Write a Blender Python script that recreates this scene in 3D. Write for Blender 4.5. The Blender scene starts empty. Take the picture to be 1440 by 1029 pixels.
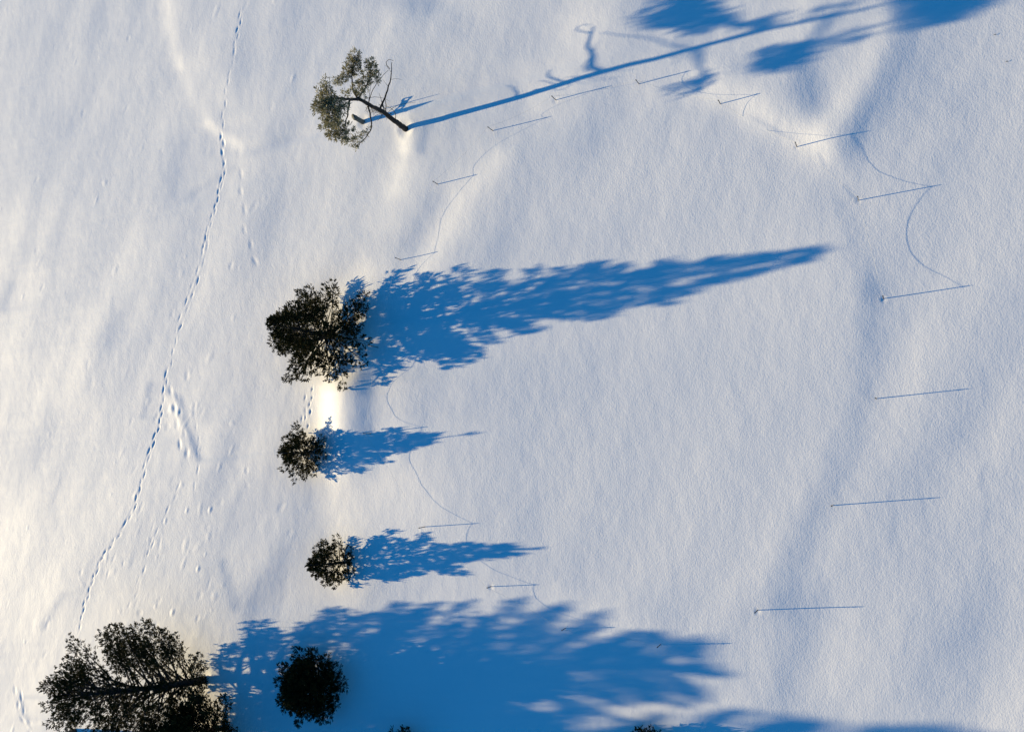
import bpy, math, random
import numpy as np
from mathutils import Matrix, Vector

# ------------------------------------------------------------------ camera, sky, sun, exposure
scene = bpy.context.scene
COL = scene.collection
H = 60.0                                   # drone height above the snow, metres
F_PX, CX, CY = 1289.54, 720.0, 514.5       # focal length and centre of the 1440 px photograph
BAS = np.array([[0.9150185444822322, 0.03859477948298106, 0.40156133560177004],
                [0.0, 0.9954130165017205, -0.09567092859874318],
                [-0.403411778774018, 0.08754067383568555, 0.9108213695180725]])
cam_data = bpy.data.cameras.new("camera")
cam_data.sensor_width = 36.0
cam_data.lens = F_PX / 1440.0 * 36.0
cam_data.clip_start = 0.5
cam_data.clip_end = 20000.0
cam = bpy.data.objects.new("camera", cam_data)
COL.objects.link(cam)
cam.matrix_world = Matrix.Translation((0, 0, H)) @ Matrix(BAS.tolist()).to_4x4()
scene.camera = cam

SUN_AZ = math.radians(5.396)               # the way the shadows run, from +x
SUN_EL = math.atan(0.22337)
TE = math.tan(SUN_EL)
DX, DY = math.cos(SUN_AZ), math.sin(SUN_AZ)

world = bpy.data.worlds.new("World")
scene.world = world
world.use_nodes = True
wn = world.node_tree
bg = wn.nodes["Background"]
sky = wn.nodes.new("ShaderNodeTexSky")
sky.sky_type = 'NISHITA'
sky.sun_disc = False
sky.sun_elevation = SUN_EL
sky.sun_rotation = math.atan2(-DX, -DY)
sky.altitude = 400
sky.air_density = 1.0
sky.dust_density = 0.1
sky.ozone_density = 4.0
hs = wn.nodes.new("ShaderNodeHueSaturation")
hs.inputs['Saturation'].default_value = 1.27
wn.links.new(sky.outputs[0], hs.inputs['Color'])
wn.links.new(hs.outputs[0], bg.inputs[0])
bg.inputs[1].default_value = 0.100

sun_data = bpy.data.lights.new("sun", 'SUN')
sun_data.energy = 5.0
sun_data.angle = math.radians(0.53)
sun_data.color = (1.0, 0.803, 0.468)
sun = bpy.data.objects.new("sun", sun_data)
COL.objects.link(sun)
sun.rotation_euler = Vector((DX, DY, -TE)).to_track_quat('-Z', 'Y').to_euler()

scene.view_settings.view_transform = 'Standard'
scene.view_settings.look = 'None'
scene.view_settings.gamma = 1.0
scene.view_settings.exposure = 0.78

# ------------------------------------------------------------------ helpers
def ground_at(px, py, h=0.0):
    """world x, y of the spot h metres above level snow that was surveyed at this point of the photograph"""
    r = BAS @ np.array([px - CX, -(py - CY), -F_PX])
    return (r[:2] / -r[2]) * (H - h)

def photo_xy(X, Y):
    c = np.stack([X, Y, np.full_like(X, -H)], -1) @ BAS
    return CX + F_PX * c[..., 0] / -c[..., 2], CY - F_PX * c[..., 1] / -c[..., 2]

def tag(o, label=None, cat=None, group=None, kind=None):
    if label: o['label'] = label
    if cat: o['category'] = cat
    if group: o['group'] = group
    if kind: o['kind'] = kind
    return o

def empty(name, loc):
    o = bpy.data.objects.new(name, None)
    o.empty_display_size = 0.3
    COL.objects.link(o)
    o.location = loc
    return o

class Geo:
    """collects faces, then links them as ONE mesh object"""
    def __init__(self): self.v = []; self.q = []; self.n = 0; self.f = []
    def add(self, verts, faces):
        verts = np.asarray(verts, float).reshape(-1, 3)
        self.v.append(verts)
        for f in faces: self.f.append([i + self.n for i in f])
        self.n += len(verts)
    def quads(self, verts, quads):
        self.v.append(verts.reshape(-1, 3)); self.q.append(quads + self.n); self.n += len(verts.reshape(-1, 3))
    def tube(self, pts, rad, sides=6, cap=True):
        pts = np.asarray(pts, float); n = len(pts)
        rad = np.broadcast_to(np.asarray(rad, float), (n,))
        t = np.gradient(pts, axis=0); t /= np.linalg.norm(t, axis=1)[:, None] + 1e-9
        ref = np.array([0, 0, 1.0]) if abs(t[:, 2]).mean() < 0.8 else np.array([1.0, 0, 0])
        a = np.cross(t, ref); a /= np.linalg.norm(a, axis=1)[:, None] + 1e-9
        b = np.cross(t, a)
        ph = np.arange(sides) * 2 * math.pi / sides
        ring = pts[:, None] + rad[:, None, None] * (np.cos(ph)[None, :, None] * a[:, None] + np.sin(ph)[None, :, None] * b[:, None])
        i = np.arange(n - 1)[:, None] * sides; j = np.arange(sides)[None]; k = (j + 1) % sides
        q = np.stack([i + j, i + k, i + sides + k, i + sides + j], -1).reshape(-1, 4)
        base = self.n
        self.quads(ring.reshape(-1, 3), q)
        if cap:
            self.f.append([base + s for s in range(sides)][::-1])
            self.f.append([base + (n - 1) * sides + s for s in range(sides)])
    def build(self, name, mat, parent=None, smooth=False):
        v = np.concatenate(self.v)
        q = np.concatenate(self.q) if self.q else np.zeros((0, 4), int)
        me = bpy.data.meshes.new(name)
        nl = len(q) * 4 + sum(len(f) for f in self.f)
        me.vertices.add(len(v)); me.vertices.foreach_set("co", v.astype(np.float32).ravel())
        loops = np.concatenate([q.ravel()] + [np.array(f) for f in self.f]) if self.f else q.ravel()
        cnt = np.concatenate([np.full(len(q), 4), np.array([len(f) for f in self.f], int)]) if self.f else np.full(len(q), 4)
        me.loops.add(nl); me.loops.foreach_set("vertex_index", loops.astype(np.int32))
        me.polygons.add(len(cnt))
        me.polygons.foreach_set("loop_start", (np.cumsum(cnt) - cnt).astype(np.int32))
        me.polygons.foreach_set("loop_total", cnt.astype(np.int32))
        if smooth: me.polygons.foreach_set("use_smooth", np.ones(len(cnt), bool))
        me.update(calc_edges=True); me.validate()
        me.materials.append(mat)
        o = bpy.data.objects.new(name, me)
        COL.objects.link(o)
        if parent: o.parent = parent
        return o

# ------------------------------------------------------------------ materials
def mat_new(name):
    m = bpy.data.materials.new(name); m.use_nodes = True
    return m, m.node_tree, m.node_tree.nodes["Principled BSDF"]

def snow_mat():
    m, nt, p = mat_new("snow")
    N, L = nt.nodes, nt.links
    tc = N.new("ShaderNodeTexCoord")
    mp = N.new("ShaderNodeMapping"); mp.inputs['Rotation'].default_value = (0, 0, math.radians(-20))
    mp.inputs['Scale'].default_value = (1.0, 0.72, 1.0)
    L.new(tc.outputs['Object'], mp.inputs['Vector'])
    n1 = N.new("ShaderNodeTexNoise"); n1.inputs['Scale'].default_value = 10
    n1.inputs['Detail'].default_value = 3.0; n1.inputs['Roughness'].default_value = 0.62
    L.new(mp.outputs[0], n1.inputs['Vector'])
    n2 = N.new("ShaderNodeTexNoise"); n2.inputs['Scale'].default_value = 0.9
    n2.inputs['Detail'].default_value = 3.0
    L.new(mp.outputs[0], n2.inputs['Vector'])
    b2 = N.new("ShaderNodeBump"); b2.inputs['Strength'].default_value = 1.0; b2.inputs['Distance'].default_value = 0.03
    L.new(n2.outputs['Fac'], b2.inputs['Height'])
    b1 = N.new("ShaderNodeBump"); b1.inputs['Strength'].default_value = 1.0; b1.inputs['Distance'].default_value = 0.0135
    L.new(n1.outputs['Fac'], b1.inputs['Height']); L.new(b2.outputs[0], b1.inputs['Normal'])
    L.new(b1.outputs[0], p.inputs['Normal'])
    p.inputs['Base Color'].default_value = (0.87, 0.87, 0.872, 1)
    p.inputs['Roughness'].default_value = 0.62
    p.inputs['Specular IOR Level'].default_value = 0.38
    return m

def leaf_mat(name, dark, light, transl=0.15):
    m, nt, p = mat_new(name)
    N, L = nt.nodes, nt.links
    geo = N.new("ShaderNodeNewGeometry")
    tc = N.new("ShaderNodeTexCoord")
    no = N.new("ShaderNodeTexNoise"); no.inputs['Scale'].default_value = 1.6; no.inputs['Detail'].default_value = 2
    L.new(tc.outputs['Object'], no.inputs['Vector'])
    mx = N.new("ShaderNodeMath"); mx.operation = 'MULTIPLY_ADD'; mx.inputs[1].default_value = 0.55
    L.new(geo.outputs['Random Per Island'], mx.inputs[0])
    ma = N.new("ShaderNodeMath"); ma.operation = 'MULTIPLY'; ma.inputs[1].default_value = 0.45
    L.new(no.outputs['Fac'], ma.inputs[0]); L.new(ma.outputs[0], mx.inputs[2])
    cr = N.new("ShaderNodeValToRGB")
    cr.color_ramp.elements[0].position = 0.15; cr.color_ramp.elements[0].color = (*dark, 1)
    cr.color_ramp.elements[1].position = 0.9; cr.color_ramp.elements[1].color = (*light, 1)
    L.new(mx.outputs[0], cr.inputs[0]); L.new(cr.outputs[0], p.inputs['Base Color'])
    p.inputs['Roughness'].default_value = 0.7
    p.inputs['Specular IOR Level'].default_value = 0.08
    if transl > 0:
        tr = N.new("ShaderNodeBsdfTranslucent"); L.new(cr.outputs[0], tr.inputs['Color'])
        ms = N.new("ShaderNodeMixShader"); ms.inputs[0].default_value = transl
        out = N["Material Output"]
        L.new(p.outputs[0], ms.inputs[1]); L.new(tr.outputs[0], ms.inputs[2]); L.new(ms.outputs[0], out.inputs['Surface'])
    return m

def wood_mat(name, dark, light, scale=8.0):
    m, nt, p = mat_new(name)
    N, L = nt.nodes, nt.links
    tc = N.new("ShaderNodeTexCoord")
    no = N.new("ShaderNodeTexNoise"); no.inputs['Scale'].default_value = scale; no.inputs['Detail'].default_value = 5
    L.new(tc.outputs['Object'], no.inputs['Vector'])
    cr = N.new("ShaderNodeValToRGB")
    cr.color_ramp.elements[0].position = 0.3; cr.color_ramp.elements[0].color = (*dark, 1)
    cr.color_ramp.elements[1].position = 0.7; cr.color_ramp.elements[1].color = (*light, 1)
    L.new(no.outputs['Fac'], cr.inputs[0]); L.new(cr.outputs[0], p.inputs['Base Color'])
    bp = N.new("ShaderNodeBump"); bp.inputs['Distance'].default_value = 0.03
    L.new(no.outputs['Fac'], bp.inputs['Height']); L.new(bp.outputs[0], p.inputs['Normal'])
    p.inputs['Roughness'].default_value = 0.85
    return m

M_SNOW = snow_mat()
M_DARKLEAF = leaf_mat("conifer_needles", (0.007, 0.009, 0.003), (0.040, 0.038, 0.011), .08)
M_PALELEAF = leaf_mat("pine_needles", (0.06, 0.06, 0.026), (0.44, 0.40, 0.24), 0.25)
M_BARK = wood_mat("bark", (0.005, 0.004, 0.0035), (0.018, 0.014, 0.011))
M_POST = wood_mat("weathered_wood", (0.05, 0.055, 0.05), (0.13, 0.135, 0.12), 5.0)
M_STAKE = wood_mat("stake_wood", (0.04, 0.035, 0.03), (0.09, 0.075, 0.06), 12.0)
M_METAL = wood_mat("dark_metal", (0.03, 0.03, 0.032), (0.06, 0.06, 0.065), 12.0)
M_ROPE = wood_mat("rope_fibre", (0.5, 0.5, 0.48), (0.7, 0.7, 0.67), 20.0)

# ------------------------------------------------------------------ the snow field
# u runs along the shadows, v to their left; the slope along u decides how squarely the low sun hits the snow
U0, U1, DU = -96.0, 18.0, 0.085
V0, V1, DV = -36.0, 56.0, 0.115
us = np.arange(U0, U1, DU); vs = np.arange(V0, V1, DV)
NU, NV = len(us), len(vs)
UU, VV = np.meshgrid(us, vs, indexing='ij')
XX = UU * DX - VV * DY; YY = UU * DY + VV * DX
PX, PY = photo_xy(XX, YY)
rng = np.random.default_rng(11)

def band_noise(lu, lv, ang, seed):
    """smooth noise, lu metres across and lv metres along the streak direction ang (degrees from +u)"""
    r = np.random.default_rng(seed)
    w = np.fft.rfft2(r.standard_normal((NU, NV)))
    ku = np.fft.fftfreq(NU, DU)[:, None]; kv = np.fft.rfftfreq(NV, DV)[None]
    a = math.radians(ang)
    kl = ku * math.cos(a) + kv * math.sin(a)          # along the streak
    kc = -ku * math.sin(a) + kv * math.cos(a)
    g = np.exp(-((kl * lv) ** 2 + (kc * lu) ** 2) * 1.2)
    g *= 1 - np.exp(-((kl * lv) ** 2 + (kc * lu) ** 2) * 6)
    n = np.fft.irfft2(w * g, s=(NU, NV))
    return n / n.std()

def smooth01(x, a, b):
    t = np.clip((x - a) / (b - a), 0, 1); return t * t * (3 - 2 * t)

# b: relative brightness wanted, >0 where the snow leans towards the sun
left = 1 - smooth01(PX, 380, 900)
b = 0.052 * band_noise(3.8, 14, 62, 1)
b += 0.018 * band_noise(1.7, 6, 66, 2) * (0.6 + 0.3 * left)
b += 0.012 * band_noise(0.8, 2.4, 60, 3) * (0.3 + 0.6 * left)
b += 0.008 * band_noise(0.4, 0.8, 60, 4)
ring = np.exp(-(((PX - 930) / 300) ** 2 + ((PY - 520) / 310) ** 2) ** 2)
b *= 1 - 0.6 * ring
b += 0.10 * left
b += 0.31 * (1 - smooth01(PX, 150, 420)) * smooth01(PY, 560, 980)
b -= 0.13 * smooth01(PX, 950, 1350)
b -= 0.04 * (1 - smooth01(PX, 900, 1100)) * smooth01(PX, 600, 800)

STRIPS = [  # photo path, half-width (px), strength
    ([(231, -20), (240, 30), (252, 90)], 10, .30), ([(252, 85), (270, 132), (292, 170)], 9, .12), ([(296, 175), (315, 192), (335, 203)], 7, .22),
    ([(255, 0), (275, 60), (300, 130)], 24, .12), ([(322, 120), (330, 165)], 14, .10),
    ([(253, 205), (243, 270)], 16, -.09), ([(150, 40), (130, 110), (90, 180)], 14, -.06),
    ([(545, -10), (600, 5)], 18, -.16), ([(620, 0), (650, 40)], 16, -.08), ([(430, 160), (395, 195)], 14, -.08),
    ([(580, 95), (620, 60)], 20, -.07),
    ([(574, 188), (570, 208)], 11, .45), ([(572, 195), (566, 235), (560, 265)], 13, .20), ([(566, 240), (552, 310)], 16, .10),
    ([(599, 178), (594, 210)], 9, -.32), ([(556, 168), (574, 164)], 9, .40), ([(500, 150), (496, 166)], 8, .2),
    ([(800, 40), (785, 100)], 30, .13), ([(850, 40), (880, 90)], 34, .10), ([(735, 95), (755, 150)], 13, .13),
    ([(560, 60), (680, 110)], 30, .04),
    ([(980, 110), (1050, 145), (1120, 190), (1165, 215)], 20, .27), ([(1250, 10), (1232, 80), (1195, 140), (1150, 185)], 22, .25),
    ([(1130, 100), (1145, 150)], 16, -.24), ([(1272, 20), (1262, 70), (1235, 125), (1212, 165), (1195, 205)], 20, -.26),
    ([(1340, 40), (1330, 110)], 42, -.07), ([(1060, 165), (1112, 193)], 3, -.16),
    ([(700, 225), (650, 285), (628, 330), (600, 385)], 17, .22), ([(610, 280), (578, 345)], 14, -.12),
    ([(520, 385), (488, 420)], 18, .22), ([(470, 300), (440, 370)], 20, .05),
    ([(480, 505), (466, 545), (466, 600), (470, 640)], 29, .66), ([(470, 556), (470, 596)], 19, .85),
    ([(470, 665), (488, 730), (478, 810)], 26, .30), ([(519, 530), (517, 590), (514, 640)], 17, -.42), ([(530, 460), (520, 545)], 14, -.3),
    ([(562, 545), (556, 600)], 18, .18), ([(445, 675), (425, 740), (398, 800), (365, 845)], 20, -.17),
    ([(555, 640), (600, 720)], 26, .08), ([(350, 690), (335, 735)], 18, -.06), ([(545, 690), (580, 770)], 22, .06),
    ([(1228, 415), (1228, 480), (1214, 550), (1192, 620), (1168, 690), (1135, 750), (1100, 850)], 20, -.16),
    ([(1185, 290), (1225, 400)], 17, -.14), ([(1445, 430), (1405, 510), (1360, 610)], 22, -.10),
    ([(1135, 850), (1112, 920), (1100, 985)], 22, -.09), ([(1395, 810), (1350, 900)], 22, -.09),
    ([(1195, 870), (1172, 965)], 20, .08), ([(1410, 970), (1380, 1029)], 45, .09), ([(1300, 480), (1270, 620)], 22, .06),
    ([(640, 925), (700, 960), (760, 1010)], 30, .08), ([(790, 855), (880, 885), (1010, 1000)], 24, .13),
    ([(60, 395), (20, 500)], 20, .06), ([(132, 445), (92, 560)], 13, .08), ([(165, 445), (150, 482)], 13, -.10),
    ([(14, 400), (0, 432)], 6, -.14), ([(252, 556), (262, 598), (284, 645)], 4, -.42), ([(236, 562), (250, 600)], 9, .16),
    ([(212, 540), (200, 585)], 4, -.16), ([(300, 650), (290, 600)], 8, .06), ([(320, 790), (338, 850)], 6, -.14),
    ([(70, 880), (100, 835)], 5, -.12), ([(40, 980), (52, 1010)], 4, -.35), ([(120, 50), (160, 0)], 12, -.05),
    ([(330, 235), (260, 280)], 4, -.09), ([(355, 215), (420, 190)], 5, -.07),
    ([(1152, 215), (1160, 232)], 2, -.2), ([(1188, 260), (1204, 277)], 2.5, -.22), ([(1388, 655), (1380, 685)], 3, -.12),
    ([(1330, 800), (1300, 960)], 26, -.04),
]
def seg_dist(px, py, ax, ay, bx, by):
    dx, dy = bx - ax, by - ay; L2 = dx * dx + dy * dy
    t = np.clip(((px - ax) * dx + (py - ay) * dy) / L2, 0, 1)
    return (px - ax - t * dx) ** 2 + (py - ay - t * dy) ** 2
for path, w, s in STRIPS:
    if abs(s) < .30: w, s = w * 1.25, s * 1.45
    xs = [p[0] for p in path]; ys = [p[1] for p in path]
    mk = (PX > min(xs) - 3.2 * w) & (PX < max(xs) + 3.2 * w) & (PY > min(ys) - 3.2 * w) & (PY < max(ys) + 3.2 * w)
    px, py = PX[mk], PY[mk]
    d2 = np.full(px.shape, 1e9)
    for (ax, ay), (bx, by) in zip(path[:-1], path[1:]): d2 = np.minimum(d2, seg_dist(px, py, ax, ay, bx, by))
    b[mk] += s * np.exp(-d2 / (w * w))
slope = b * TE * 1.12
HT = np.zeros((NU, NV)); acc = np.zeros(NV); leak = 1 - DU / 16.0
for i in range(NU):
    acc = acc * leak + slope[i] * DU
    HT[i] = acc
HT -= HT.mean()

def dent(x, y, r_long, r_wide, depth, ang):
    """press (or raise) a small oval in the snow; footprints, lumps, wells round trunks"""
    u = x * DX + y * DY; v = -x * DY + y * DX
    R = max(r_long, r_wide) * 2.6
    i0, i1 = int((u - R - U0) / DU), int((u + R - U0) / DU) + 1
    j0, j1 = int((v - R - V0) / DV), int((v + R - V0) / DV) + 1
    if i0 < 0 or j0 < 0 or i1 >= NU or j1 >= NV: return
    du = UU[i0:i1, j0:j1] - u; dv = VV[i0:i1, j0:j1] - v
    a = ang - SUN_AZ
    l = du * math.cos(a) + dv * math.sin(a); w = -du * math.sin(a) + dv * math.cos(a)
    q = (l / r_long) ** 2 + (w / r_wide) ** 2
    HT[i0:i1, j0:j1] += -depth * np.exp(-q) + 0.22 * depth * np.exp(-((np.sqrt(q) - 1.5) / 0.5) ** 2)

def track(path, step, depth, wide=0.075, lng=0.30, off=0.10, jit=0.06, seed=0):
    r = random.Random(seed)
    P = np.array([ground_at(*p) for p in path])
    seg = np.linalg.norm(np.diff(P, axis=0), axis=1); cum = np.r_[0, np.cumsum(seg)]
    s, k = 0.0, 0
    while s < cum[-1]:
        i = min(np.searchsorted(cum, s, side='right') - 1, len(seg) - 1)
        t = (s - cum[i]) / seg[i]; p = P[i] * (1 - t) + P[i + 1] * t
        d = (P[i + 1] - P[i]) / seg[i]; n = np.array([-d[1], d[0]])
        p = p + n * (off * (1 if k % 2 else -1) + r.uniform(-jit, jit)) + d * r.uniform(-jit, jit)
        dent(p[0], p[1], lng * r.uniform(.8, 1.25), wide * r.uniform(.8, 1.2), depth * .6 * r.uniform(.3, 1.5), math.atan2(d[1], d[0]) + r.uniform(-.25, .25))
        dent(p[0], p[1], lng * 2.2, wide * 1.5, depth * .16, math.atan2(d[1], d[0]))
        s += step * r.uniform(.8, 1.2); k += 1

track([(341, 22), (336, 50), (331, 75)], 0.7, 0.055, seed=1)
track([(331, 75), (322, 120), (315, 170), (313, 190)], 0.9, 0.03, seed=2)
track([(313, 192), (313, 205), (315, 232)], 0.8, 0.08, 0.11, 0.30, seed=3)
track([(317, 232), (308, 268), (304, 290), (292, 328), (287, 350)], 0.6, 0.07, seed=4)
track([(292, 335), (284, 375), (272, 405), (262, 430), (250, 462)], 0.75, 0.055, off=.2, seed=5)
track([(248, 465), (244, 500), (234, 530)], 0.9, 0.03, seed=6)
track([(234, 528), (229, 560), (224, 595), (215, 625), (208, 650), (200, 690), (193, 715), (180, 742)], 0.65, 0.08, seed=7)
track([(180, 742), (165, 765), (150, 785), (138, 820), (130, 845), (122, 882)], 0.65, 0.065, seed=8)
track([(338, 215), (338, 240), (341, 275), (347, 330), (362, 372)], 1.6, 0.035, 0.2, 0.4, seed=9)
track([(441, 548), (436, 570), (433, 592), (431, 606)], 0.62, 0.075, 0.075, 0.16, off=.13, jit=.12, seed=10)
track([(430, 560), (426, 600)], 0.8, 0.04, 0.1, 0.2, seed=15)
track([(256, 685), (240, 720), (222, 760), (210, 800), (200, 835), (188, 862)], 1.1, 0.035, seed=11)
track([(222, 740), (215, 770), (206, 820)], 1.3, 0.03, seed=12)
track([(278, 600), (281, 640), (279, 690)], 1.2, 0.03, seed=13)
track([(35, 965), (42, 1000), (60, 1029)], 0.7, 0.045, .16, .32, off=.3, seed=14)
track([(243, 548), (252, 590), (262, 640)], 0.8, 0.05, .2, .35, off=.3, seed=16)
for (px, py, r, hgt) in [(300, 716, .30, .13), (268, 717, .28, .10), (238, 731, .3, .08), (287, 798, .3, .13), (296, 778, .22, .07), (254, 858, .35, .13),
                         (215, 757, .25, .06), (43, 742, .25, .06), (100, 762, .2, .05), (230, 850, .25, .06), (308, 855, .2, .05), (160, 695, .22, .05),
                         (272, 775, .2, .05), (45, 900, .25, .06), (198, 730, .2, .05), (205, 745, .2, .04), (163, 650, .2, .05), (228, 782, .22, .05),
                         (248, 822, .2, .04), (240, 575, .5, .12), (250, 580, .35, .10)]:
    g = ground_at(px, py); dent(g[0], g[1], r * .8, r * .5, -hgt * .28, 1.2)
rr = random.Random(5)
for k in range(120):                                   # old half-buried pits and lumps
    px, py = rr.uniform(0, 430), rr.uniform(0, 1029)
    if rr.random() < .35: px, py = rr.uniform(150, 330), rr.uniform(540, 880)
    g = ground_at(px, py); dent(g[0], g[1], rr.uniform(.2, .55), rr.uniform(.12, .26), rr.choice([-1, 1]) * rr.uniform(.006, .018), 1.15 + rr.uniform(-.3, .3))

for (px, py, r, d) in [(572, 183, .5, .07), (512, 172, .4, .05), (298, 952, .6, .08), (1242, 419, .15, .035), (1065, 860, .18, .03),
                       (1120, 206, .16, .02), (1207, 280, .16, .02), (691, 825, .18, .03), (781, 142, .18, .02)]:
    g = ground_at(px, py); dent(g[0], g[1], r, r, d, 0)

def snow_z(x, y):
    u = (x * DX + y * DY - U0) / DU; v = (-x * DY + y * DX - V0) / DV
    i = int(min(max(u, 0), NU - 2)); j = int(min(max(v, 0), NV - 2)); a = u - i; c = v - j
    if not (0 <= a <= 1 and 0 <= c <= 1): return 0.0
    return float((HT[i, j] * (1 - a) + HT[i + 1, j] * a) * (1 - c) + (HT[i, j + 1] * (1 - a) + HT[i + 1, j + 1] * a) * c)

# fade to level at the rim of the fine part, then one coarse ring of rows out to the horizon
fade = smooth01(UU, U0, U0 + 6) * (1 - smooth01(UU, U1 - 5, U1)) * smooth01(VV, V0, V0 + 5) * (1 - smooth01(VV, V1 - 5, V1))
HT *= fade
ext = np.cumsum(1.0 * 1.45 ** np.arange(21))
ue = np.r_[(us[0] - ext)[::-1], us, us[-1] + ext]; ve = np.r_[(vs[0] - ext)[::-1], vs, vs[-1] + ext]
Z = np.zeros((len(ue), len(ve))); Z[21:21 + NU, 21:21 + NV] = HT
UE, VE = np.meshgrid(ue, ve, indexing='ij')
co = np.stack([UE * DX - VE * DY, UE * DY + VE * DX, Z], -1).reshape(-1, 3)
nu, nv = len(ue), len(ve)
ii = (np.arange(nu - 1)[:, None] * nv + np.arange(nv - 1)[None])
g = Geo(); g.quads(co, np.stack([ii, ii + nv, ii + nv + 1, ii + 1], -1).reshape(-1, 4))
tag(g.build("snow_ground", M_SNOW, smooth=True), kind='structure')

# ------------------------------------------------------------------ trees
def unit(a): return a / (np.linalg.norm(a, axis=-1, keepdims=True) + 1e-9)

def blades(geo, pts, dirs, n, length, width, spread, r):
    """n little needle sprays round each point, fanned about its direction"""
    P = np.repeat(pts, n, 0); D = np.repeat(dirs, n, 0)
    D = unit(D + r.normal(0, spread, D.shape))
    P = P + r.normal(0, length * 0.22, P.shape)
    W = unit(np.cross(D, r.normal(0, 1, D.shape)))
    L = length * r.uniform(.6, 1.3, (len(P), 1)); w = width * r.uniform(.7, 1.3, (len(P), 1))
    v = np.stack([P - W * w * .35, P + W * w * .35, P + D * L * .65 + W * w * .5, P + D * L, P + D * L * .6 - W * w * .5], 1)
    # kite of two quads would double the count: use one quad through base, two flanks and tip
    v = np.stack([P, v[:, 2], v[:, 3], v[:, 4]], 1)
    geo.quads(v.reshape(-1, 3), np.arange(len(P) * 4).reshape(-1, 4))

def bezier3(a, b, c, n):
    t = np.linspace(0, 1, n)[:, None]
    return a * (1 - t) ** 2 + 2 * b * t * (1 - t) + c * t * t

def conifer(name, label, cat, group, base, h, R, seed, lean=(0, 0), z0=.05, prims=130, prof=None, rise=.35, bare=.25,
            sec=10, blade=(.24, .075), per=11, tr=.16, mat=None, droop=0.0, shell=0.0, asym=0.0, ztop=.98, zp=1.05, sl_f=.34, spread=.5, jl=(.72, 1.12)):
    r = np.random.default_rng(seed)
    bz = snow_z(*base) - 0.15
    root = empty(name, (base[0], base[1], bz))
    tag(root, label, cat, group)
    wood, leaf = Geo(), Geo()
    nt = 9; t = np.linspace(0, 1, nt)[:, None]
    axis = np.hstack([np.array([lean]) * t ** 1.3, t * (h + .15)]) + np.hstack([r.normal(0, .02 * h / 8, (nt, 2)) * t * (1 - t) * 4, np.zeros((nt, 1))])
    wood.tube(axis, tr * (1.05 - .95 * t[:, 0]) + .012, 9)
    def ax(s):
        x = s * (nt - 1); i = min(int(x), nt - 2); return axis[i] * (1 - (x - i)) + axis[i + 1] * (x - i)
    prof = prof or (lambda s: (1 - s) ** .75 * min(1, .55 + s * 3))
    for k in range(prims):
        s = z0 + (1 - z0) * ((k + r.uniform(0, 1)) / prims) ** zp * (ztop - z0) / (1 - z0)
        a = k * 2.39996 + r.normal(0, .25)
        L = max(R * prof(s) * r.uniform(*jl), .12) * (1 - asym * math.cos(a))
        o = ax(s); out = np.array([math.cos(a), math.sin(a), 0])
        up = rise * (0.35 + 1.3 * s)
        mid = o + out * L * .55 + np.array([0, 0, L * (up * .35 - droop)])
        end = o + out * L + np.array([0, 0, L * (up * r.uniform(.7, 1.2) - droop * 1.2)]) + r.normal(0, .05 * L, 3)
        n = 7; pts = bezier3(o, mid, end, n)
        wood.tube(pts, np.linspace(.012 + .016 * L, .006, n), 4, cap=False)
        m = max(3, int(sec * (.35 + .65 * L / R)))
        P, D = [], []
        for q in range(m):
            u = bare + (1 - bare) * (q + r.uniform(.2, .8)) / m
            x = u * (n - 1); i = min(int(x), n - 2); p = pts[i] * (1 - (x - i)) + pts[i + 1] * (x - i)
            d = unit(pts[i + 1] - pts[i]); side = unit(np.cross(d, [0, 0, 1.0])) * (1 if q % 2 else -1)
            sl = L * sl_f * (1.15 - u) * r.uniform(.7, 1.25) + .12
            dd = unit(d * .8 + side * .75 + np.array([0, 0, .28]) + r.normal(0, .15, 3))
            e = p + dd * sl
            if sl > .45 and shell > 0: wood.tube(np.array([p, e]), [.012, .005], 3, cap=False)
            for f in ((1.0,) if sl < .35 else (.5, 1.0)) if sl < .9 else (.35, .68, 1.0):
                P.append(p + (e - p) * f + r.normal(0, .03, 3)); D.append(dd)
        P.append(pts[-1]); D.append(unit(pts[-1] - pts[-2]))
        blades(leaf, np.array(P), np.array(D) * 1.0 + np.array([0, 0, .25]), per, blade[0], blade[1], spread, r)
    tip = axis[-1]
    blades(leaf, np.array([tip - [0, 0, .1], tip]), np.array([[0, 0, 1.], [0, 0, 1.]]), per, blade[0], blade[1], .35, r)
    wood.build("trunk", M_BARK, root, smooth=True)
    leaf.build("crown", mat or M_DARKLEAF, root)
    return root

def G(px, py, h=0): return tuple(ground_at(px, py, h))
cone = lambda s: max(0.0, (1 - s)) ** .85 * min(1, .62 + 2.6 * s)
TG = "dark conifers standing in the snow"
conifer("conifer_tree", "largest sunlit dark conifer, casting the long cone-shaped shadow across the middle of the snow", "tree", TG,
        G(470, 474), 7.6, 4.2, 21, lean=(-.1, .1), sl_f=.24, prims=98, zp=1.35, prof=lambda s: float(np.interp(s, [0, .07, .2, .36, .52, .74, .97], [.85, 1, .8, .58, .44, .24, .06])), rise=.32, sec=15, blade=(.30, .085), per=10, tr=.22,
        jl=(.68, 1.16), spread=.42)
conifer("conifer_tree", "small round dark conifer just below the largest one, its short shadow ending in a spike", "tree", TG,
        G(436, 637), 3.35, 2.2, 22, lean=(-.2, 0), prims=62, sl_f=.26, zp=1.4, prof=lambda s: float(np.interp(s, [0, .1, .3, .5, .65, .8], [.85, 1, .78, .42, .2, .08])), rise=.35, sec=10, blade=(.22, .07), per=11, tr=.09, ztop=.78, jl=(.62, 1.15), spread=.42)
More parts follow.
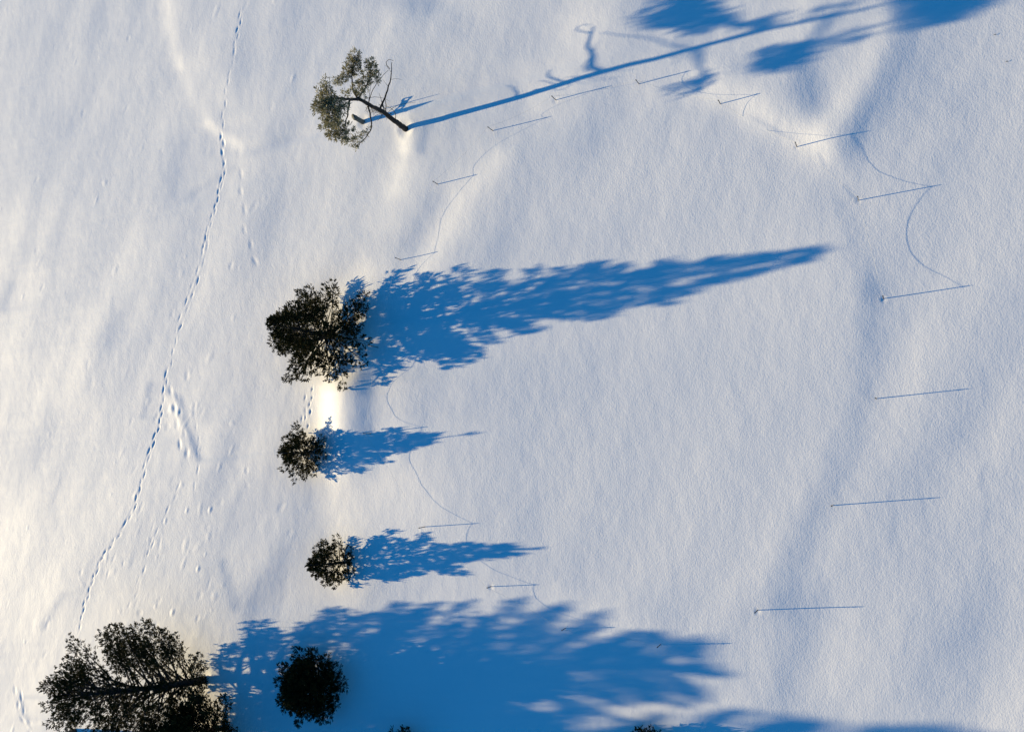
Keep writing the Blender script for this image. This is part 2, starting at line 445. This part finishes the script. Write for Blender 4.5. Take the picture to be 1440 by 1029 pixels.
conifer("conifer_tree", "small dark conifer between the round conifer and the wide blue shadow at the bottom", "tree", TG,
        G(485, 790), 3.35, 1.95, 23, lean=(-.8, .1), z0=.06, prims=58, sl_f=.26, zp=1.2, prof=lambda s: float(np.interp(s, [0, .12, .4, .55, .75, .95], [.8, 1, .78, .42, .2, .05])), rise=.33, sec=10, blade=(.22, .07), per=12, tr=.10, ztop=.9, jl=(.62, 1.15), spread=.42)

rnd = lambda s: math.sqrt(max(0, 1 - ((s - .42) / .60) ** 2))
conifer("pine_tree", "wide leaning pine at the lower left, its dark trunk foot showing right of the crown", "tree", "wide pines at the lower left edge",
        G(298, 952), 9.0, 4.6, 24, lean=(-4.7, .35), z0=.07, sl_f=.28, prims=160, prof=lambda s: float(np.interp(s, [0, .2, .45, .68, .85, 1], [.6, .95, 1, .75, .45, .1])), rise=.28, bare=.4, asym=.62, sec=17, blade=(.22, .065), per=12, jl=(.68, 1.04), tr=.30, shell=1)
conifer("conifer_tree", "dark conifer cut by the bottom edge, right beside the wide leaning pine", "tree", TG,
        G(318, 1018), 5.4, 4.0, 25, lean=(-.2, 0), prims=150, prof=cone, rise=.5, sec=12, blade=(.3, .08), spread=.42, tr=.2, jl=(.6, 1.2))
conifer("conifer_tree", "nearly black conifer standing alone inside the wide blue shadow", "tree", TG,
        G(460, 957), 3.5, 3.05, 26, jl=(.72, 1.15), spread=.42, prims=150, per=12, prof=lambda s: (1 - s) ** .7 * min(1, .65 + 3 * s), rise=.5, sec=11, tr=.13)
conifer("conifer_tree", "dark treetop poking in at the bottom edge, left one of two inside the blue shadow", "tree", TG,
        G(578, 1043), 2.6, 1.5, 27, prims=60, prof=cone, rise=.55, sec=8, per=8, tr=.09)
conifer("conifer_tree", "dark treetop poking in at the bottom edge near the right end of the blue shadow", "tree", TG,
        G(914, 1045), 2.4, 1.3, 28, prims=60, prof=cone, rise=.55, sec=8, per=8, tr=.09)
# trees just below the frame whose shadows fill its bottom
for i, (px, py, h, R, sd, lean) in enumerate([(118, 1024, 14.3, 2.3, 31, (0, 0)), (330, 1100, 8.0, 4.2, 32, (0, 0))]):
    conifer("pine_tree", ["tallest pine, crown outside the lower left corner, its shadow reaching farthest along the bottom edge", "pine with its crown below the picture's bottom edge, shading the snow near the dark conifers"][i], "tree", "pines below the picture",
            G(px, py), h, R, sd, lean=lean, z0=.52 if h > 10 else .2, jl=(.5, 1.2), prims=70 if h > 10 else 120, prof=rnd, rise=.3, bare=.4, sec=11, blade=(.3, .1), per=9, tr=.25, shell=1)

# the tall bare-trunked pine at the top: skeleton surveyed point by point (photo x, y, height)
def pine_top():
    r = np.random.default_rng(77)
    b0 = np.array(G(573, 183)); bz = snow_z(*b0) - .2
    root = empty("tall_pine", (b0[0], b0[1], bz))
    tag(root, "tall slender pine with a long bare trunk and sparse olive clumps near the top", "tree")
    off = np.array([b0[0], b0[1], bz])
    def W(px, py, h): x, y = ground_at(px, py, h); return np.array([x, y, h]) - off
    wood, leaf, dead = Geo(), Geo(), Geo()
    def limb(geo, pts, r0, r1, sides=6):
        P = np.array([W(*p) for p in pts]); n = len(P)
        t = np.linspace(0, n - 1, (n - 1) * 4 + 1)                      # Catmull-Rom through the points
        Q = []
        for x in t:
            i = min(int(x), n - 2); f = x - i
            p0, p1, p2, p3 = P[max(i - 1, 0)], P[i], P[i + 1], P[min(i + 2, n - 1)]
            Q.append(.5 * (2 * p1 + (p2 - p0) * f + (2 * p0 - 5 * p1 + 4 * p2 - p3) * f * f + (3 * p1 - p0 - 3 * p2 + p3) * f ** 3))
        Q = np.array(Q)
        if len(Q) > 6: Q[1:-1] += r.normal(0, min(.03, r0 * .25), Q[1:-1].shape)
        geo.tube(Q, np.linspace(r0, r1, len(Q)), sides)
        return Q
    P = [(573, 183, -.1), (564, 177, .8), (555, 170, 1.7), (537, 157, 3.3), (520, 147.5, 4.8), (505, 140, 6.0)]
    limb(wood, P, .23, .115, 10)
    limb(wood, [(505, 140, 6.0), (498, 140, 6.5), (488, 140, 7.2), (476, 138, 7.9), (464, 142, 8.25), (452, 147, 8.6)], .125, .03, 7)
    L1 = limb(wood, [(503, 140, 6.0), (497, 128, 5.8), (495, 112, 5.4), (496, 96, 5.1), (499, 80, 5.1)], .08, .02)
    L2 = limb(wood, [(504, 139, 6.0), (511, 128, 5.6), (519, 114, 5.1), (523, 98, 4.9)], .07, .015)
    L4 = limb(wood, [(517, 147, 5.0), (521, 164, 5.0), (522, 180, 5.1), (514, 194, 5.1), (501, 206, 5.2)], .07, .02)
    L4b = limb(wood, [(518, 147, 4.9), (520, 132, 4.8), (522, 118, 4.8)], .03, .008)
    L5 = limb(wood, [(492, 140, 6.9), (489, 158, 6.9), (486, 172, 6.9), (479, 190, 6.8)], .08, .02)
    L6 = limb(wood, [(476, 138, 7.9), (466, 128, 8.3), (459, 114, 8.5)], .04, .01)
    limb(dead, [(534, 155, 3.6), (543, 132, 3.4), (550, 110, 3.3), (551, 88, 3.3)], .085, .022)
    limb(dead, [(518, 147, 4.9), (523, 130, 4.55), (533, 113, 4.1), (546, 99, 3.55)], .035, .014, 5)
    limb(dead, [(548, 97, 3.3), (543, 90, 3.1), (547, 84, 3.15), (553, 86, 3.25)], .03, .012, 5)
    limb(dead, [(550, 112, 3.3), (558, 111, 3.2), (566, 113, 3.1)], .012, .006, 4)
    limb(dead, [(551, 104, 3.3), (545, 95, 3.4), (541, 92, 3.4)], .012, .006, 4)
    limb(dead, [(546, 122, 3.4), (538, 112, 3.6)], .014, .006, 4)
    limb(dead, [(507, 142, 5.7), (523, 137, 5.4), (538, 138, 5.2), (548, 143, 5.1)], .022, .006, 4)
    limb(dead, [(538, 150, 3.4), (536, 140, 3.4), (533, 131, 3.5)], .03, .008, 4)
    limb(dead, [(556, 170, 1.9), (556, 160, 2.0), (549, 152, 2.1), (540, 149, 2.1)], .035, .008, 4)
    limb(dead, [(543, 161, 2.8), (556, 150, 2.5), (575, 145, 2.2), (585, 144, 2.1)], .022, .006, 4)
    limb(dead, [(538, 157, 3.2), (527, 155, 3.3), (515, 157, 3.3)], .03, .008, 4)
    limb(dead, [(542, 160, 2.95), (543, 148, 2.75), (541, 138, 2.7)], .05, .015, 5)
    limb(dead, [(546, 163, 2.75), (548, 161, 2.5), (551, 160, 2.3)], .045, .02, 5)
    for _ in range(16):                                                  # dead twigs along the bare stretch
        h = r.uniform(2.6, 5.4); f = h / 6.0
        x0, y0 = 573 + (505 - 573) * f, 183 + (140 - 183) * f
        a = r.uniform(0, 6.28); l = r.uniform(5, 16)
        limb(dead, [(x0, y0, h), (x0 + .5 * l * math.cos(a) + r.normal(0, 2), y0 + .5 * l * math.sin(a), h + .05), (x0 + l * math.cos(a), y0 + l * math.sin(a) + r.normal(0, 3), h + r.uniform(-.2, .4))], 0.022, .008, 3)
    CL = [(498, 80, 5.00, .50), (494, 92, 5.00, .62), (500, 100, 4.95, .5), (482, 110, 5.20, .42), (489, 104, 5.20, .4), (475, 114, 5.30, .35), (521, 88, 4.90, .4), (523, 98, 4.90, .5),
          (526, 110, 4.90, .5), (513, 116, 5.10, .5), (504, 122, 5.40, .45), (508, 132, 5.80, .4), (494, 132, 6.20, .3), (485, 134, 7.00, .35), (501, 90, 5.00, .4), (516, 104, 5.00, .4),
          (458, 114, 8.20, .3), (460, 122, 8.30, .32), (451, 127, 8.17, .4), (460, 132, 8.27, .5), (455, 142, 8.57, .62), (449, 150, 8.57, .6), (463, 146, 8.37, .7),
          (472, 150, 8.37, .6), (460, 158, 8.47, .6), (470, 163, 8.37, .6), (480, 155, 8.17, .45), (463, 171, 8.27, .4), (474, 172, 7.40, .4), (466, 183, 6.70, .55),
          (480, 188, 6.60, .5), (490, 181, 6.60, .4), (470, 190, 6.60, .4), (484, 146, 8.20, .35), (476, 181, 6.70, .55), (456, 178, 6.70, .35), (483, 196, 6.60, .3),
          (505, 196, 5.10, .45), (497, 200, 5.10, .42), (512, 190, 5.10, .32), (500, 209, 5.10, .22), (520, 183, 5.10, .2), (489, 199, 5.10, .3)]
    for (px, py, h, rad) in CL:
        c = W(px, py, h); sparse = .6 if py > 182 and h < 5.2 else 1.0
        n = int(46 * (rad / .5) ** 2 * sparse)
        d = unit(r.normal(0, 1, (n, 3))); rr_ = rad * r.uniform(.25, 1.05, (n, 1)) ** .6
        tip = c + d * rr_ * np.array([1, 1, .6])
        blades(leaf, tip, unit(d + [0, 0, .35]), 7, .23, .055, .5, r)
        for q in range(max(2, n // 9)):
            wood.tube(np.array([c - [0, 0, .05], c + (tip[q] - c) * .6 + [0, 0, .03], tip[q]]), [.014, .009, .004], 3, cap=False)
    wood.build("trunk", M_BARK, root, smooth=True)
    leaf.build("crown", M_PALELEAF, root)
    dead.build("dead_branches", M_BARK, root, smooth=True)
pine_top()

# ------------------------------------------------------------------ stakes and the rope round the snow-covered green
STAKES = [  # foot in the photo, shadow length, label
    ((565.6, 366.2), (624, 353.3), "thin stake just above the thick start of the largest conifer's shadow"),
    ((617.3, 260.2), (677, 245.4), "thin stake on bare snow midway between the tall pine's foot and the largest conifer's shadow"),
    ((693.3, 184.2), (768.9, 165.8), "thin stake below the tall pine's trunk shadow, nearest stake to the pine's foot"),
    ((781.8, 141), (855.2, 120.3), "thin stake whose shadow nearly touches the underside of the tall pine's trunk shadow"),
    ((898, 117.4), (970.9, 100), "thin stake whose shadow crosses a faint branch shadow under the tall pine's trunk shadow"),
    ((1012.6, 145.7), (1084, 127), "thin stake on a bright snow slope below the dark blob of the tall pine's shadow"),
    ((1120, 205.3), (1227.5, 182.8), "thin stake at the ring's upper right, at the foot of the bright snow mound"),
    ((1206.7, 279.5), (1313.3, 262.5), "thin stake at the upper right, next below the one at the bright mound's foot"),
    ((1242.2, 418), (1359.2, 399.6), "thin stake in a small pit, to the right below the long cone shadow's tip"),
    ((1232, 559.8), (1355.5, 547.1), "thin stake at the middle of the right side of the ring, seen from straight above"),
    ((1171, 710.7), (1298, 701), "thin stake at the lower right with the second-lowest foot on the ring's right side"),
    ((1065, 857.8), (1182.5, 854.4), "thin stake at the bottom right with disturbed snow around its foot"),
    ((928.8, 906), (1020.8, 903), "thin stake at the right end of the wide blue shadow, at the ring's bottom"),
    ((795.4, 882.9), (867.3, 880.2), "thin stake standing right on the upper edge of the wide blue shadow"),
    ((691.2, 824.2), (751.7, 820.6), "thin stake on sunlit snow below the tip of the small conifer's shadow"),
    ((600.4, 740), (671.8, 735.7), "thin stake just above the shadow of the lowest sunlit small conifer"),
    ((526.4, 609.8), (603.4, 602), "thin stake standing in the shadow of the round conifer"),
    ((534, 489), (612, 480), "thin stake hidden in the big conifer's wide shadow, holding up the rope"),
]
SG = "thin stakes set in a ring round the smooth snow"
def stake_meshes():
    p = Geo(); z = np.array([-.35, 0, .5, .93, 1.0])
    p.tube(np.stack([z * 0, z * 0, z], -1), [.028, .028, .026, .024, .018], 8)
    po = p.build("pole", M_STAKE); me_p = po.data
    c = Geo(); a = np.arange(0, 10) * 2 * math.pi / 9
    c.tube(np.stack([np.cos(a) * .032, np.sin(a) * .032, np.full(10, .0)], -1), .009, 5, cap=False)   # loop that carries the rope
    c.tube(np.array([[-.04, 0, 0], [.06, 0, .01]]), .008, 5)
    co = c.build("rope_clip", M_METAL)
    return po, co
proto = None
tops = []
for (foot, tip, label) in STAKES:
    a, c = ground_at(*foot), ground_at(*tip)
    hgt = float(np.linalg.norm(c - a)) * TE
    z = snow_z(*a)
    root = empty("stake", (a[0], a[1], z)); tag(root, label, "stake", SG)
    if proto is None:
        proto = stake_meshes(); po, co = proto
    else:
        po, co = proto[0].copy(), proto[1].copy(); COL.objects.link(po); COL.objects.link(co)
    po.parent = root; co.parent = root
    po.scale = (1, 1, hgt); co.location = (0, 0, hgt * .9)
    root.rotation_euler = (math.radians(rr.uniform(-1.5, 1.5)), math.radians(rr.uniform(-1.5, 1.5)), rr.uniform(0, 6))
    tops.append(np.array([a[0], a[1], z + hgt * .9]))
rope = Geo()
SAG = [.42, .34, .4, .45, .55, .85, .32, .47, 2.2, 2.6, 3.0, 2.6, .9, .42, .42, .60, .50, .45]
allp = []
for i in [12, 13, 14, 15, 16, 17, 0, 1, 2, 3, 4, 5, 6, 7]:      # buried between the stakes of the lower right
    p, q = tops[i], tops[(i + 1) % 18]
    t = np.linspace(0, 1, 33)[:-1]
    L = p[None] * (1 - t[:, None]) + q[None] * t[:, None]
    L[:, 2] -= SAG[i] * 4 * t * (1 - t)
    for k in range(len(L)):
        L[k, 2] = max(L[k, 2], snow_z(L[k, 0], L[k, 1]) - .018)
    L[:, :2] += rng.normal(0, .008, (len(L), 2))
    allp.append(L)
allp.append(tops[8][None])
rope.tube(np.concatenate(allp), .0055, 5, cap=False)
tag(rope.build("rope", M_ROPE, smooth=True), "thin sagging rope strung from stake to stake round the smooth snow", "rope")

# ------------------------------------------------------------------ thick post and small marker by the tall pine
a = ground_at(511.5, 172.5); z = snow_z(*a)
root = empty("wooden_post", (a[0], a[1], z))
tag(root, "short thick grey wooden post with a slanted top under the tall pine's crown", "post")
s = Geo(); zz = np.array([-.3, .0, .5, 1.0, 1.28]); n = 12
ph = np.arange(n) * 2 * math.pi / n
ring = []
for k, q in enumerate(zz):
    rad = [.21, .20, .185, .18, .17][k]
    rad = rad * (1 + .05 * np.sin(ph * 3 + k))
    top = (q + (.16 * np.sin(ph) if k == 4 else 0)) * np.ones(n)
    ring.append(np.stack([np.cos(ph) * rad - .03 * q, np.sin(ph) * rad, top], -1))
V = np.concatenate(ring)
faces = [[k * n + j, k * n + (j + 1) % n, (k + 1) * n + (j + 1) % n, (k + 1) * n + j] for k in range(4) for j in range(n)]
s.add(V, faces + [[4 * n + j for j in range(n)]])
s.build("shaft", M_POST, root)
c = Geo()
c.tube(np.array([[-.04, 0, 1.02], [-.04, 0, 1.08]]), .205, 12)
c.build("band", M_METAL, root)

a = ground_at(543.5, 154); z = snow_z(*a)
root = empty("marker_post", (a[0], a[1], z))
tag(root, "slim low pole with a tilted board cut by two holes, beside the thick post's shadow", "marker post")
root.rotation_euler = (0, 0, SUN_AZ)
p = Geo(); p.tube(np.array([[0, 0, -.3], [0, 0, .5], [0, 0, .95]]), [.022, .022, .016], 8); p.build("pole", M_METAL, root)
bd = Geo()
def board(y0, y1, z0, z1):   # a piece of the board; it climbs with y
    k = .37
    v = []
    for x in (.025, .05):
        for (y, zc) in ((y0, z0), (y1, z0), (y1, z1), (y0, z1)): v.append((x, y, zc + k * y))
    bd.add(v, [[0, 3, 2, 1], [4, 5, 6, 7], [0, 1, 5, 4], [1, 2, 6, 5], [2, 3, 7, 6], [3, 0, 4, 7]])
for (y0, y1, z0, z1) in [(-.40, -.32, .24, .42), (-.32, -.21, .24, .295), (-.32, -.21, .365, .42), (-.21, .21, .26, .40), (.21, .32, .24, .295), (.21, .32, .365, .42), (.32, .40, .24, .42)]:
    board(y0, y1, z0, z1)
bd.build("board", M_METAL, root)

# small twigs lying on the snow at the far right
for (px, py, lab) in [(1400, 44, "tiny dark twig on the snow near the top right corner, upper of two"), (1417, 82, "tiny dark twig on the snow near the top right corner, lower of two")]:
    a = ground_at(px, py); z = snow_z(*a)
    t = Geo(); t.tube(np.array([[-.07, 0, .02], [0, .01, .04], [.08, -.02, .02]]), [.012, .014, .006], 5)
    t.tube(np.array([[0, .01, .04], [.03, .06, .05]]), [.008, .004], 4)
    o = t.build("twig", M_BARK); o.location = (a[0], a[1], z); tag(o, lab, "twig", "twigs on the snow")
